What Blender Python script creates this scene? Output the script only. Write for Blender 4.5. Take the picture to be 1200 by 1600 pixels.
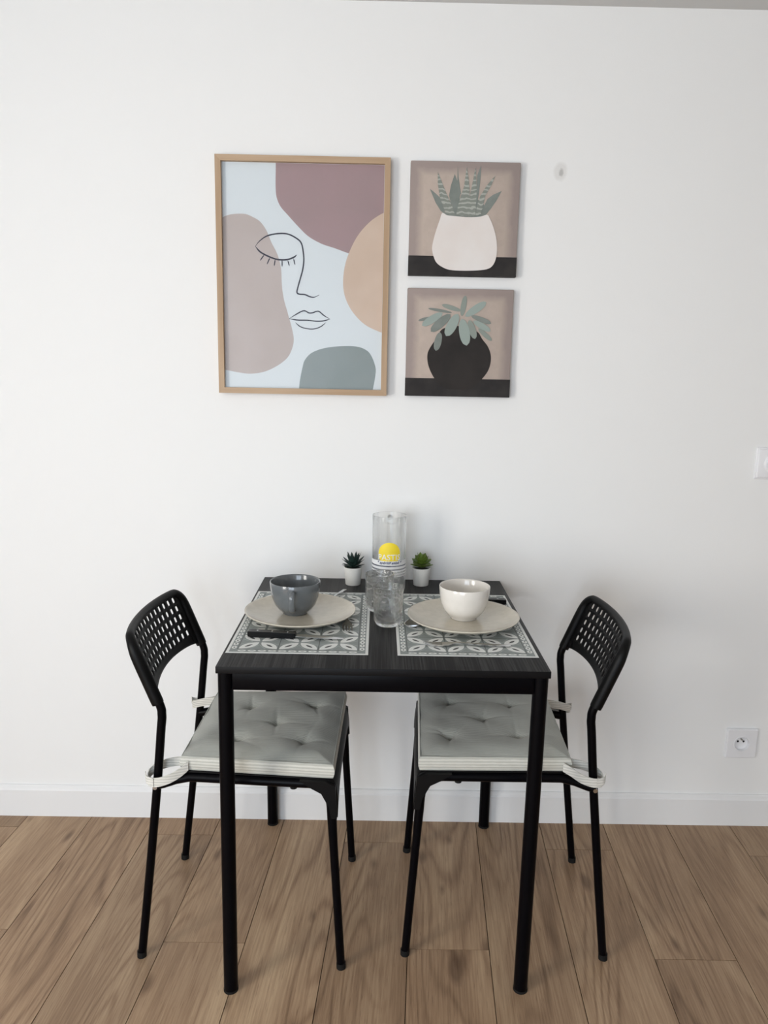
import bpy, bmesh, math, random
from mathutils import Vector, Matrix
from mathutils.geometry import tessellate_polygon
rnd = random.Random(7)
for o in list(bpy.data.objects): bpy.data.objects.remove(o)
SC = bpy.context.scene
COL = SC.collection
PI = math.pi

# ------------------------------------------------------------------ camera
def cam_setup():
    yaw, pitch, roll = 0.0091, -0.1821, 0.0192
    f = Vector((math.sin(yaw)*math.cos(pitch), math.cos(yaw)*math.cos(pitch), math.sin(pitch)))
    r = Vector((math.cos(yaw), -math.sin(yaw), 0))
    u = r.cross(f)
    c, s = math.cos(roll), math.sin(roll)
    R, U = c*r + s*u, -s*r + c*u
    cd = bpy.data.cameras.new('camera'); co = bpy.data.objects.new('camera', cd); COL.objects.link(co)
    m = Matrix((R, U, -f)).transposed().to_4x4()
    m.translation = Vector((-0.0186, -2.1284, 1.3366))
    co.matrix_world = m
    cd.sensor_fit = 'VERTICAL'; cd.sensor_height = 36; cd.sensor_width = 27
    cd.lens = 1208.37/1600*36
    cd.clip_start = .05; cd.clip_end = 50
    SC.camera = co
cam_setup()

# ------------------------------------------------------------------ world, lights, exposure
w = bpy.data.worlds.new('world'); SC.world = w; w.use_nodes = True
w.node_tree.nodes['Background'].inputs[0].default_value = (.75, .85, 1, 1)
w.node_tree.nodes['Background'].inputs[1].default_value = .6
def area(name, loc, target, sx, sy, power, col):
    l = bpy.data.lights.new(name, 'AREA'); l.shape = 'RECTANGLE'; l.size = sx; l.size_y = sy
    l.energy = power; l.color = col
    o = bpy.data.objects.new(name, l); COL.objects.link(o); o.location = loc
    d = Vector(target) - Vector(loc)
    o.rotation_euler = d.to_track_quat('-Z', 'Y').to_euler()
    return o
area('daylight_side_window', (-2.43, -2.75, 1.25), (0, -2.75, 1.25), 1.15, 1.75, 88, (1.0, .97, .91))
area('daylight_rear_window', (-.95, -4.13, 1.12), (-.95, 0, 1.12), 1.6, 1.75, 60, (.76, .87, 1.0))
SC.view_settings.view_transform = 'Standard'
SC.view_settings.look = 'None'
SC.view_settings.gamma = 1
SC.view_settings.use_curve_mapping = False
SC.view_settings.exposure = 0.09

# ------------------------------------------------------------------ materials
def lin(c):
    return tuple(((v/255)/12.92 if v/255 <= .04045 else ((v/255+.055)/1.055)**2.4) for v in c[:3]) + (1,)
class NT:
    def __init__(s, m): s.t = m.node_tree; s.n = s.t.nodes; s.l = s.t.links
    def add(s, typ, **kw):
        n = s.n.new(typ)
        for k, v in kw.items():
            if k == 'ins':
                for a, b in v.items(): n.inputs[a].default_value = b
            else: setattr(n, k, v)
        return n
    def link(s, a, b): s.l.new(a, b)
def mat(name, rgb, rough=.5, metal=0, spec=.5, bump=None, coat=0, var=None, sheen=0, trans=0, ior=1.45):
    """var=(rgb2, scale, stretch); bump=(scale, strength, stretch)"""
    m = bpy.data.materials.new(name); m.use_nodes = True
    t = NT(m); b = t.n['Principled BSDF']
    b.inputs['Base Color'].default_value = lin(rgb); b.inputs['Roughness'].default_value = rough
    b.inputs['Metallic'].default_value = metal; b.inputs['Specular IOR Level'].default_value = spec
    b.inputs['Coat Weight'].default_value = coat; b.inputs['Coat Roughness'].default_value = .08
    b.inputs['Sheen Weight'].default_value = sheen
    b.inputs['Transmission Weight'].default_value = trans; b.inputs['IOR'].default_value = ior
    tc = t.add('ShaderNodeTexCoord')
    def noise(scale, stretch, detail=4):
        mp = t.add('ShaderNodeMapping', ins={'Scale': stretch}); t.link(tc.outputs['Object'], mp.inputs[0])
        n = t.add('ShaderNodeTexNoise', ins={'Scale': scale, 'Detail': detail}); t.link(mp.outputs[0], n.inputs[0])
        return n
    if var:
        n = noise(var[1], var[2]); r = t.add('ShaderNodeMapRange', ins={'From Min': .35, 'From Max': .65}); t.link(n.outputs[0], r.inputs[0])
        x = t.add('ShaderNodeMix', data_type='RGBA'); x.inputs[6].default_value = lin(rgb); x.inputs[7].default_value = lin(var[0])
        t.link(r.outputs[0], x.inputs[0]); t.link(x.outputs[2], b.inputs['Base Color'])
    if bump:
        n = noise(bump[0], bump[2]); bp = t.add('ShaderNodeBump', ins={'Strength': bump[1], 'Distance': .002})
        t.link(n.outputs[0], bp.inputs['Height']); t.link(bp.outputs[0], b.inputs['Normal'])
    return m
def wall_material():
    m = mat('white_wall_paint', (236, 236, 235), .75, spec=.25, bump=(420, .06, (1, 1, 1)))
    t = NT(m); b = t.n['Principled BSDF']
    tc = t.add('ShaderNodeTexCoord')
    def spot(cx, cz, rx, rz, soft, noise_amt):
        mp = t.add('ShaderNodeMapping', ins={'Location': (-cx/rx, 0, -cz/rz), 'Scale': (1/rx, 0, 1/rz)})
        t.link(tc.outputs['Object'], mp.inputs[0])
        ln = t.add('ShaderNodeVectorMath', operation='LENGTH'); t.link(mp.outputs[0], ln.inputs[0])
        n = t.add('ShaderNodeTexNoise', ins={'Scale': 90, 'Detail': 3}); t.link(tc.outputs['Object'], n.inputs[0])
        ad = t.add('ShaderNodeMath', operation='MULTIPLY_ADD', ins={1: noise_amt}); t.link(n.outputs[0], ad.inputs[0]); t.link(ln.outputs['Value'], ad.inputs[2])
        r = t.add('ShaderNodeMapRange', ins={'From Min': 1-soft+noise_amt*.5, 'From Max': 1+noise_amt*.5, 'To Min': 1, 'To Max': 0}); t.link(ad.outputs[0], r.inputs[0])
        return r.outputs[0]
    prev = lin((236, 236, 235)); out = None
    # a filler patch with a small bare mark, left by an old wall plug
    for (args, c, k) in (((.4425, 1.851, .020, .027, .35, .35), (222, 221, 219), .9), ((.4445, 1.8495, .0075, .0125, .5, .9), (178, 177, 175), .8)):
        x = t.add('ShaderNodeMix', data_type='RGBA')
        if out is None: x.inputs[6].default_value = prev
        else: t.link(out, x.inputs[6])
        x.inputs[7].default_value = lin(c)
        mm = t.add('ShaderNodeMath', operation='MULTIPLY', ins={1: k}); t.link(spot(*args), mm.inputs[0]); t.link(mm.outputs[0], x.inputs[0])
        out = x.outputs[2]
    t.link(out, b.inputs['Base Color'])
    return m
def oak_floor():
    m = bpy.data.materials.new('oak_plank'); m.use_nodes = True
    t = NT(m); b = t.n['Principled BSDF']; b.inputs['Roughness'].default_value = .5; b.inputs['Specular IOR Level'].default_value = .35
    tc = t.add('ShaderNodeTexCoord'); oi = t.add('ShaderNodeObjectInfo')
    sc = t.add('ShaderNodeVectorMath', operation='SCALE'); sc.inputs['Scale'].default_value = 37
    cx = t.add('ShaderNodeCombineXYZ')
    for i in range(3): t.link(oi.outputs['Random'], cx.inputs[i])
    t.link(cx.outputs[0], sc.inputs[0])
    ad = t.add('ShaderNodeVectorMath', operation='ADD'); t.link(tc.outputs['Object'], ad.inputs[0]); t.link(sc.outputs[0], ad.inputs[1])
    def noise(scale, st, detail=3, dist=0, rough=.5):
        mp = t.add('ShaderNodeMapping', ins={'Scale': st}); t.link(ad.outputs[0], mp.inputs[0])
        n = t.add('ShaderNodeTexNoise', ins={'Scale': scale, 'Detail': detail, 'Distortion': dist, 'Roughness': rough}); t.link(mp.outputs[0], n.inputs[0]); return n.outputs[0]
    def math_(op, a, c=None, d=None):
        n = t.add('ShaderNodeMath', operation=op)
        for i, v in enumerate((a, c, d)):
            if v is None: continue
            if isinstance(v, (int, float)): n.inputs[i].default_value = v
            else: t.link(v, n.inputs[i])
        return n.outputs[0]
    big = noise(1.0, (6, .75, 1), 1.2, .15)
    wob = noise(1.0, (90, 6, 1), 2)
    rings = math_('MULTIPLY_ADD', math_('SINE', math_('ADD', math_('MULTIPLY', big, 120), math_('MULTIPLY', wob, 2.0))), .5, .5)
    rings = math_('POWER', rings, 3.5)
    zone = t.add('ShaderNodeMapRange', ins={'From Min': .42, 'From Max': .6}); t.link(noise(1.0, (5, .6, 1), 1), zone.inputs[0])
    rings = math_('MULTIPLY', rings, math_('MULTIPLY_ADD', zone.outputs[0], .8, .2))
    fib = noise(1.0, (240, 7, 1), 5, 0, .6)
    mid = noise(1.0, (9, 1.1, 1), 5, .2)
    pores = noise(1.0, (420, 22, 1), 2)
    v = math_('MULTIPLY_ADD', rings, -.16, math_('MULTIPLY', fib, .50))
    v = math_('ADD', v, math_('MULTIPLY', mid, .58))
    rp = t.add('ShaderNodeValToRGB'); e = rp.color_ramp.elements
    e[0].position = .22; e[0].color = lin((106, 81, 60)); e[1].position = .72; e[1].color = lin((186, 159, 128))
    k = e.new(.5); k.color = lin((154, 126, 99))
    t.link(v, rp.inputs[0])
    # plank to plank tint
    hs = t.add('ShaderNodeHueSaturation'); t.link(rp.outputs[0], hs.inputs['Color'])
    vr = t.add('ShaderNodeMapRange', ins={'To Min': .88, 'To Max': 1.08}); t.link(oi.outputs['Random'], vr.inputs[0]); t.link(vr.outputs[0], hs.inputs['Value'])
    hs.inputs['Saturation'].default_value = .98
    # knots
    mp = t.add('ShaderNodeMapping', ins={'Scale': (5.2, 2.1, 0)}); t.link(ad.outputs[0], mp.inputs[0])
    vo = t.add('ShaderNodeTexVoronoi', voronoi_dimensions='2D', ins={'Scale': 1}); t.link(mp.outputs[0], vo.inputs[0])
    kn = t.add('ShaderNodeMapRange', ins={'From Min': .015, 'From Max': .075, 'To Min': .55, 'To Max': 0}); t.link(math_('ADD', vo.outputs['Distance'], math_('MULTIPLY', math_('SUBTRACT', mid, .5), .25)), kn.inputs[0])
    x = t.add('ShaderNodeMix', data_type='RGBA'); t.link(hs.outputs[0], x.inputs[6]); x.inputs[7].default_value = lin((80, 58, 44)); t.link(kn.outputs[0], x.inputs[0])
    po = t.add('ShaderNodeMapRange', ins={'From Min': .62, 'From Max': .72, 'To Min': 0, 'To Max': .35}); t.link(pores, po.inputs[0])
    x2 = t.add('ShaderNodeMix', data_type='RGBA'); t.link(x.outputs[2], x2.inputs[6]); x2.inputs[7].default_value = lin((92, 70, 54)); t.link(po.outputs[0], x2.inputs[0])
    t.link(x2.outputs[2], b.inputs['Base Color'])
    bp = t.add('ShaderNodeBump', ins={'Strength': .12, 'Distance': .001}); t.link(v, bp.inputs['Height']); t.link(bp.outputs[0], b.inputs['Normal'])
    return m
def cushion_material(name, axis, rgb_a, rgb_b, freq):
    m = mat(name, rgb_a, .8, spec=.2, sheen=.25)
    t = NT(m); b = t.n['Principled BSDF']; tc = t.add('ShaderNodeTexCoord')
    wv = t.add('ShaderNodeTexWave', wave_type='BANDS', bands_direction=axis, ins={'Scale': freq, 'Distortion': .6, 'Detail': 1, 'Detail Scale': 2}); t.link(tc.outputs['Object'], wv.inputs[0])
    n = t.add('ShaderNodeTexNoise', ins={'Scale': 60, 'Detail': 4}); t.link(tc.outputs['Object'], n.inputs[0])
    ad = t.add('ShaderNodeMath', operation='MULTIPLY_ADD', ins={1: .5}); t.link(n.outputs[0], ad.inputs[0]); t.link(wv.outputs['Fac'], ad.inputs[2])
    r = t.add('ShaderNodeMapRange', ins={'From Min': .2, 'From Max': 1.3}); t.link(ad.outputs[0], r.inputs[0])
    x = t.add('ShaderNodeMix', data_type='RGBA'); x.inputs[6].default_value = lin(rgb_a); x.inputs[7].default_value = lin(rgb_b); t.link(r.outputs[0], x.inputs[0]); t.link(x.outputs[2], b.inputs['Base Color'])
    bp = t.add('ShaderNodeBump', ins={'Strength': .35, 'Distance': .0012}); t.link(wv.outputs['Fac'], bp.inputs['Height']); t.link(bp.outputs[0], b.inputs['Normal'])
    return m
def canvas_ground():
    m = mat('mottled_taupe_paint', (176, 158, 146), .8, spec=.2, bump=(900, .25, (1, 1, 1)))
    t = NT(m); b = t.n['Principled BSDF']; tc = t.add('ShaderNodeTexCoord')
    n = t.add('ShaderNodeTexNoise', ins={'Scale': 22, 'Detail': 6, 'Roughness': .65}); t.link(tc.outputs['Object'], n.inputs[0])
    # square, softly greyer printed margin
    sp = t.add('ShaderNodeSeparateXYZ'); t.link(tc.outputs['Object'], sp.inputs[0])
    ab = []
    for i in (0, 2):
        a = t.add('ShaderNodeMath', operation='ABSOLUTE'); t.link(sp.outputs[i], a.inputs[0]); ab.append(a)
    mx = t.add('ShaderNodeMath', operation='MAXIMUM'); t.link(ab[0].outputs[0], mx.inputs[0]); t.link(ab[1].outputs[0], mx.inputs[1])
    ad = t.add('ShaderNodeMath', operation='MULTIPLY_ADD', ins={1: .03}); t.link(n.outputs[0], ad.inputs[0]); t.link(mx.outputs[0], ad.inputs[2])
    r = t.add('ShaderNodeMapRange', ins={'From Min': .122, 'From Max': .142}); t.link(ad.outputs[0], r.inputs[0])
    x = t.add('ShaderNodeMix', data_type='RGBA'); x.inputs[6].default_value = lin((166, 152, 143)); x.inputs[7].default_value = lin((196, 181, 170)); t.link(n.outputs[0], x.inputs[0])
    x2 = t.add('ShaderNodeMix', data_type='RGBA'); t.link(x.outputs[2], x2.inputs[6]); x2.inputs[7].default_value = lin((156, 143, 138)); t.link(r.outputs[0], x2.inputs[0])
    t.link(x2.outputs[2], b.inputs['Base Color']); return m
def striped_leaf():
    m = mat('striped_leaf_paint', (126, 134, 126), .8, spec=.2)
    t = NT(m); b = t.n['Principled BSDF']; tc = t.add('ShaderNodeTexCoord')
    wv = t.add('ShaderNodeTexWave', wave_type='BANDS', bands_direction='Z', ins={'Scale': 28, 'Distortion': 5, 'Detail': 2, 'Detail Scale': 1.5}); t.link(tc.outputs['Object'], wv.inputs[0])
    r = t.add('ShaderNodeMapRange', ins={'From Min': .62, 'From Max': .8, 'To Max': .6}); t.link(wv.outputs['Fac'], r.inputs[0])
    x = t.add('ShaderNodeMix', data_type='RGBA'); x.inputs[6].default_value = lin((132, 137, 130)); x.inputs[7].default_value = lin((186, 188, 181)); t.link(r.outputs[0], x.inputs[0]); t.link(x.outputs[2], b.inputs['Base Color'])
    return m
def table_wood():
    m = mat('black_brown_wood', (42, 42, 43), .5, spec=.25)
    t = NT(m); b = t.n['Principled BSDF']; tc = t.add('ShaderNodeTexCoord')
    mp = t.add('ShaderNodeMapping', ins={'Scale': (330, 5, 1)}); t.link(tc.outputs['Object'], mp.inputs[0])
    n = t.add('ShaderNodeTexNoise', ins={'Scale': 1, 'Detail': 4}); t.link(mp.outputs[0], n.inputs[0])
    mp2 = t.add('ShaderNodeMapping', ins={'Scale': (40, 1.4, 1)}); t.link(tc.outputs['Object'], mp2.inputs[0])
    n2 = t.add('ShaderNodeTexNoise', ins={'Scale': 1, 'Detail': 3}); t.link(mp2.outputs[0], n2.inputs[0])
    mu = t.add('ShaderNodeMath', operation='MULTIPLY'); t.link(n.outputs[0], mu.inputs[0]); t.link(n2.outputs[0], mu.inputs[1])
    r = t.add('ShaderNodeMapRange', ins={'From Min': .2, 'From Max': .36}); t.link(mu.outputs[0], r.inputs[0])
    x = t.add('ShaderNodeMix', data_type='RGBA'); x.inputs[6].default_value = lin((16, 16, 17)); x.inputs[7].default_value = lin((52, 51, 51)); t.link(r.outputs[0], x.inputs[0]); t.link(x.outputs[2], b.inputs['Base Color'])
    bp = t.add('ShaderNodeBump', ins={'Strength': .2, 'Distance': .0008}); t.link(n.outputs[0], bp.inputs['Height']); t.link(bp.outputs[0], b.inputs['Normal'])
    return m
def glass(name, tint=(.985, .99, .99), rough=.0, clear=.5):
    # thin-walled glassware: refraction blended with straight-through transmission
    m = bpy.data.materials.new(name); m.use_nodes = True; t = NT(m)
    b = t.n['Principled BSDF']
    b.inputs['Base Color'].default_value = (*tint, 1); b.inputs['Roughness'].default_value = rough
    b.inputs['Transmission Weight'].default_value = 1; b.inputs['IOR'].default_value = 1.45
    tr = t.add('ShaderNodeBsdfTransparent', ins={'Color': (*tint, 1)}); x = t.add('ShaderNodeMixShader', ins={0: clear})
    t.link(b.outputs[0], x.inputs[1]); t.link(tr.outputs[0], x.inputs[2]); t.link(x.outputs[0], t.n['Material Output'].inputs[0])
    return m
M = dict(
    wall=wall_material(), ceil=mat('ceiling_paint', (212, 212, 211), .85, spec=.2), base=mat('baseboard_paint', (230, 230, 230), .45, spec=.4),
    oak=oak_floor(), sub=mat('subfloor', (38, 28, 22), .9),
    twood=table_wood(), tedge=mat('black_edge_band', (11, 11, 13), .5, spec=.2), bmetal=mat('black_powder_coat', (4, 4, 7), .32, spec=.10, bump=(900, .05, (1, 1, 1))),
    bplast=mat('black_plastic', (7, 7, 8), .45, spec=.2, bump=(700, .08, (1, 1, 1))),
    rubber=mat('black_rubber', (14, 14, 14), .7, spec=.3),
    ctop=cushion_material('grey_ribbed_cotton', 'Y', (166, 168, 161), (182, 183, 176), 70),
    cside=cushion_material('striped_side_cotton', 'Z', (172, 172, 164), (204, 203, 195), 46),
    strap=cushion_material('striped_strap_cotton', 'Z', (186, 185, 179), (216, 214, 207), 50),
    button=mat('grey_button', (104, 106, 102), .85),
    plate=mat('beige_glaze', (206, 198, 182), .22, spec=.5, coat=.3, var=((198, 190, 174), 60, (1, 1, 1))),
    gcup=mat('slate_glaze', (104, 108, 110), .14, spec=.5, coat=.5, var=((95, 99, 102), 25, (1, 1, 1))),
    wcup=mat('white_glaze', (226, 221, 214), .14, spec=.5, coat=.5, var=((220, 215, 207), 30, (1, 1, 1))),
    steel=mat('polished_steel', (200, 200, 200), .16, metal=1), bhandle=mat('black_riveted_handle', (9, 9, 10), .3, spec=.3),
    glass=glass('clear_glass', clear=.38), glass2=glass('pressed_glass', (.985, .99, .99), .02, .32),
    yellow=mat('yellow_print', (240, 214, 52), .5), wprint=mat('white_print', (236, 236, 236), .5), navy=mat('navy_print', (44, 50, 96), .5),
    frame=mat('light_oak_frame', (184, 158, 130), .55, var=((168, 140, 110), 40, (1, 1, .06))),
    frameh=mat('light_oak_frame_rail', (184, 158, 130), .55, var=((168, 140, 110), 40, (.06, 1, 1))),
    paper=mat('print_paper', (220, 223, 225), .6, spec=.3), mauve=mat('mauve_ink', (163, 138, 138), .6, var=((168, 140, 141), 9, (1, 1, 1))),
    peach=mat('peach_ink', (212, 187, 168), .6, var=((206, 180, 160), 12, (1, 1, 1))), taupe=mat('taupe_ink', (192, 178, 173), .6, var=((187, 172, 166), 8, (1, 1, 1))),
    sage=mat('sage_ink', (143, 150, 149), .6, var=((137, 145, 143), 10, (1, 1, 1))), ink=mat('navy_ink', (48, 46, 60), .6),
    canvas=canvas_ground(), cblack=mat('charcoal_paint', (56, 53, 52), .75, spec=.25, var=((46, 44, 44), 30, (1, 1, 1))), cpot=mat('black_pot_paint', (52, 48, 46), .7, spec=.25, var=((42, 39, 38), 12, (1, 1, 1))),
    cwhite=mat('white_pot_paint', (226, 222, 219), .8, var=((220, 212, 207), 8, (1, 1, 1))), leafa=striped_leaf(), leafb=mat('grey_leaf_paint', (128, 134, 129), .8, var=((118, 125, 120), 40, (1, 1, 1))),
    leafc=mat('pale_leaf_paint', (148, 160, 154), .8), leafd=mat('dull_leaf_paint', (136, 144, 137), .8),
    mat_grey=mat('placemat_grey', (138, 145, 143), .55), mat_white=mat('placemat_white', (226, 228, 225), .55), mat_dark=mat('placemat_dark', (60, 62, 62), .55), mat_mid=mat('placemat_light_grey', (176, 181, 178), .55),
    potw=mat('white_pot', (228, 227, 222), .5), soil=mat('dark_moss', (44, 48, 40), .95, bump=(300, .8, (1, 1, 1))),
    aloe=mat('dark_green_leaf', (38, 62, 54), .5, var=((28, 46, 42), 60, (1, 1, 1))), eche=mat('green_leaf', (128, 148, 66), .5, var=((96, 120, 44), 70, (1, 1, 1))),
    wplast=mat('white_plastic', (232, 232, 234), .35), hole=mat('dark_hole', (22, 22, 24), .8), dull=mat('socket_pin', (170, 168, 160), .35, metal=1),
    winframe=mat('window_frame_paint', (230, 230, 230), .5),
)
# thin clear acrylic glazing: mostly straight-through with a Fresnel gloss
def glazing():
    m = bpy.data.materials.new('acrylic_glazing'); m.use_nodes = True; t = NT(m); t.n.clear()
    o = t.add('ShaderNodeOutputMaterial'); tr = t.add('ShaderNodeBsdfTransparent', ins={'Color': (.97, .98, .985, 1)}); g = t.add('ShaderNodeBsdfGlossy', ins={'Roughness': .25})
    f = t.add('ShaderNodeFresnel', ins={'IOR': 1.18}); x = t.add('ShaderNodeMixShader')
    t.link(f.outputs[0], x.inputs[0]); t.link(tr.outputs[0], x.inputs[1]); t.link(g.outputs[0], x.inputs[2]); t.link(x.outputs[0], o.inputs[0]); return m
M['glazing'] = glazing()

# ------------------------------------------------------------------ mesh helpers
class MB:
    def __init__(s): s.v = []; s.f = []
    def add(s, vs, fs):
        k = len(s.v); s.v += [tuple(v) for v in vs]; s.f += [tuple(i+k for i in f) for f in fs]; return s
    def box(s, x0, x1, y0, y1, z0, z1):
        vs = [(x, y, z) for z in (z0, z1) for y in (y0, y1) for x in (x0, x1)]
        return s.add(vs, [(0, 2, 3, 1), (4, 5, 7, 6), (0, 1, 5, 4), (2, 6, 7, 3), (0, 4, 6, 2), (1, 3, 7, 5)])
    def rbox(s, x0, x1, y0, y1, z0, z1, r=.002, seg=2):
        bm = bmesh.new(); bmesh.ops.create_cube(bm, size=1)
        for v in bm.verts: v.co = Vector(((x0+x1)/2+v.co.x*(x1-x0), (y0+y1)/2+v.co.y*(y1-y0), (z0+z1)/2+v.co.z*(z1-z0)))
        bmesh.ops.bevel(bm, geom=list(bm.edges), offset=r, segments=seg, affect='EDGES', profile=.5)
        bm.verts.index_update(); s.add([v.co for v in bm.verts], [[v.index for v in f.verts] for f in bm.faces]); bm.free(); return s
    def sweep(s, path, rad, n=12, cap=True, closed=False, sec=None):
        P = [Vector(p) for p in path]; N = len(P)
        if not isinstance(rad, (list, tuple)): rad = [rad]*N
        T = []
        for i in range(N):
            a = P[(i-1) % N] if (closed or i > 0) else P[0]; b = P[(i+1) % N] if (closed or i < N-1) else P[-1]
            T.append((b-a).normalized())
        u = T[0].cross(Vector((0, 0, 1)))
        if u.length < .1: u = T[0].cross(Vector((0, 1, 0)))
        u.normalize(); vs = []
        for i in range(N):
            u = (u - T[i]*u.dot(T[i])).normalized(); w_ = T[i].cross(u)
            for j in range(n):
                a = 2*PI*j/n; vs.append(P[i] + (u*math.cos(a) + w_*math.sin(a))*rad[i])
        fs = []
        for i in range(N if closed else N-1):
            for j in range(n):
                a, b = i*n, ((i+1) % N)*n; fs.append((a+j, b+j, b+(j+1) % n, a+(j+1) % n))
        if cap and not closed: fs += [tuple(range(n)), tuple(reversed(range((N-1)*n, N*n)))]
        return s.add(vs, fs)
    def band(s, path, width, thick, up=(0, 0, 1), closed=False):
        """flat strap following a path; width along 'up', thickness sideways"""
        P = [Vector(p) for p in path]; N = len(P); U = Vector(up); vs = []
        for i in range(N):
            t = (P[min(i+1, N-1)] - P[max(i-1, 0)]).normalized(); sd = t.cross(U).normalized()
            for a, b in ((-1, -1), (1, -1), (1, 1), (-1, 1)): vs.append(P[i] + sd*a*thick/2 + U*b*width/2)
        fs = [(i*4+j, (i+1)*4+j, (i+1)*4+(j+1) % 4, i*4+(j+1) % 4) for i in range(N-1) for j in range(4)]
        fs += [(0, 1, 2, 3), ((N-1)*4+3, (N-1)*4+2, (N-1)*4+1, (N-1)*4)]
        return s.add(vs, fs)
    def lathe(s, prof, n=48, mod=None, cx=0, cy=0):
        """prof (r,z) list; closed profile on axis ends"""
        vs = []; idx = []
        for k, (r, z) in enumerate(prof):
            if r < 1e-6: idx.append([len(vs)]*n); vs.append((cx, cy, z)); continue
            row = []
            for j in range(n):
                a = 2*PI*j/n; rr = r + (mod(k, a) if mod else 0); row.append(len(vs)); vs.append((cx+rr*math.cos(a), cy+rr*math.sin(a), z))
            idx.append(row)
        fs = []
        for k in range(len(prof)-1):
            for j in range(n):
                q = [idx[k][j], idx[k][(j+1) % n], idx[k+1][(j+1) % n], idx[k+1][j]]; u = []
                for a in q:
                    if a not in u: u.append(a)
                if len(u) > 2: fs.append(tuple(u))
        return s.add(vs, fs)
    def loft(s, st):
        """rectangular sections: (x, y, z, halfwidth, halfthick) running along x"""
        vs = []
        for x, y, z, hw, ht in st: vs += [(x, y-hw, z-ht), (x, y+hw, z-ht), (x, y+hw, z+ht), (x, y-hw, z+ht)]
        N = len(st); fs = [(i*4+j, i*4+(j+1) % 4, (i+1)*4+(j+1) % 4, (i+1)*4+j) for i in range(N-1) for j in range(4)]
        fs += [(3, 2, 1, 0), ((N-1)*4, (N-1)*4+1, (N-1)*4+2, (N-1)*4+3)]
        return s.add(vs, fs)
    def poly(s, pts, fn, t0, t1):
        """2-D polygon as a thin slab; fn(a,b,t)->xyz"""
        n = len(pts); tri = tessellate_polygon([[Vector((a, b, 0)) for a, b in pts]])
        vs = [fn(a, b, t1) for a, b in pts] + [fn(a, b, t0) for a, b in pts]
        fs = [tuple(t) for t in tri] + [(n+i, n+(i+1) % n, (i+1) % n, i) for i in range(n)]
        return s.add(vs, fs)
    def obj(s, name, m, parent=None, smooth=35, loc=None):
        me = bpy.data.meshes.new(name); me.from_pydata(s.v, [], s.f)
        bm = bmesh.new(); bm.from_mesh(me); bmesh.ops.recalc_face_normals(bm, faces=bm.faces); bm.to_mesh(me); bm.free()
        me.materials.append(M[m] if isinstance(m, str) else m)
        if smooth:
            for p in me.polygons: p.use_smooth = True
            me.set_sharp_from_angle(angle=math.radians(smooth))
        o = bpy.data.objects.new(name, me); COL.objects.link(o)
        if parent: o.parent = parent
        if loc: o.location = loc
        return o
def tag(o, label, cat, group=None):
    o['label'] = label; o['category'] = cat
    if group: o['group'] = group
    return o
def thing(name, label, cat, loc=(0, 0, 0), rz=0, group=None):
    o = bpy.data.objects.new(name, None); COL.objects.link(o); o.location = loc; o.rotation_euler = (0, 0, rz); o.empty_display_size = .05
    return tag(o, label, cat, group)
def copy_tree(o, parent=None):
    c = o.copy(); COL.objects.link(c); c.parent = parent
    for ch in list(o.children): copy_tree(ch, c)
    return c
def struct(o): o['kind'] = 'structure'; return o
def spline(pts, k=6, closed=False):
    P = [Vector(p) for p in pts]; n = len(P); out = []
    for i in range(n if closed else n-1):
        a = P[(i-1) % n] if (closed or i > 0) else P[0]*2-P[1]; b = P[i]; c = P[(i+1) % n]
        d = P[(i+2) % n] if (closed or i < n-2) else P[-1]*2-P[-2]
        for j in range(k):
            t = j/k; out.append(.5*((2*b) + (c-a)*t + (2*a-5*b+4*c-d)*t*t + (3*b-a-3*c+d)*t**3))
    if not closed: out.append(P[-1])
    return out
def clip_poly(pts, x0, x1, y0, y1):
    for ax, lim, sg in ((0, x0, 1), (0, x1, -1), (1, y0, 1), (1, y1, -1)):
        out = []
        for i in range(len(pts)):
            a, b = pts[i-1], pts[i]; ia = (a[ax]-lim)*sg >= 0; ib = (b[ax]-lim)*sg >= 0
            if ia != ib:
                t = (lim-a[ax])/(b[ax]-a[ax]); out.append((a[0]+(b[0]-a[0])*t, a[1]+(b[1]-a[1])*t))
            if ib: out.append(tuple(b[:2]))
        pts = out
        if len(pts) < 3: return []
    return pts

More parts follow.
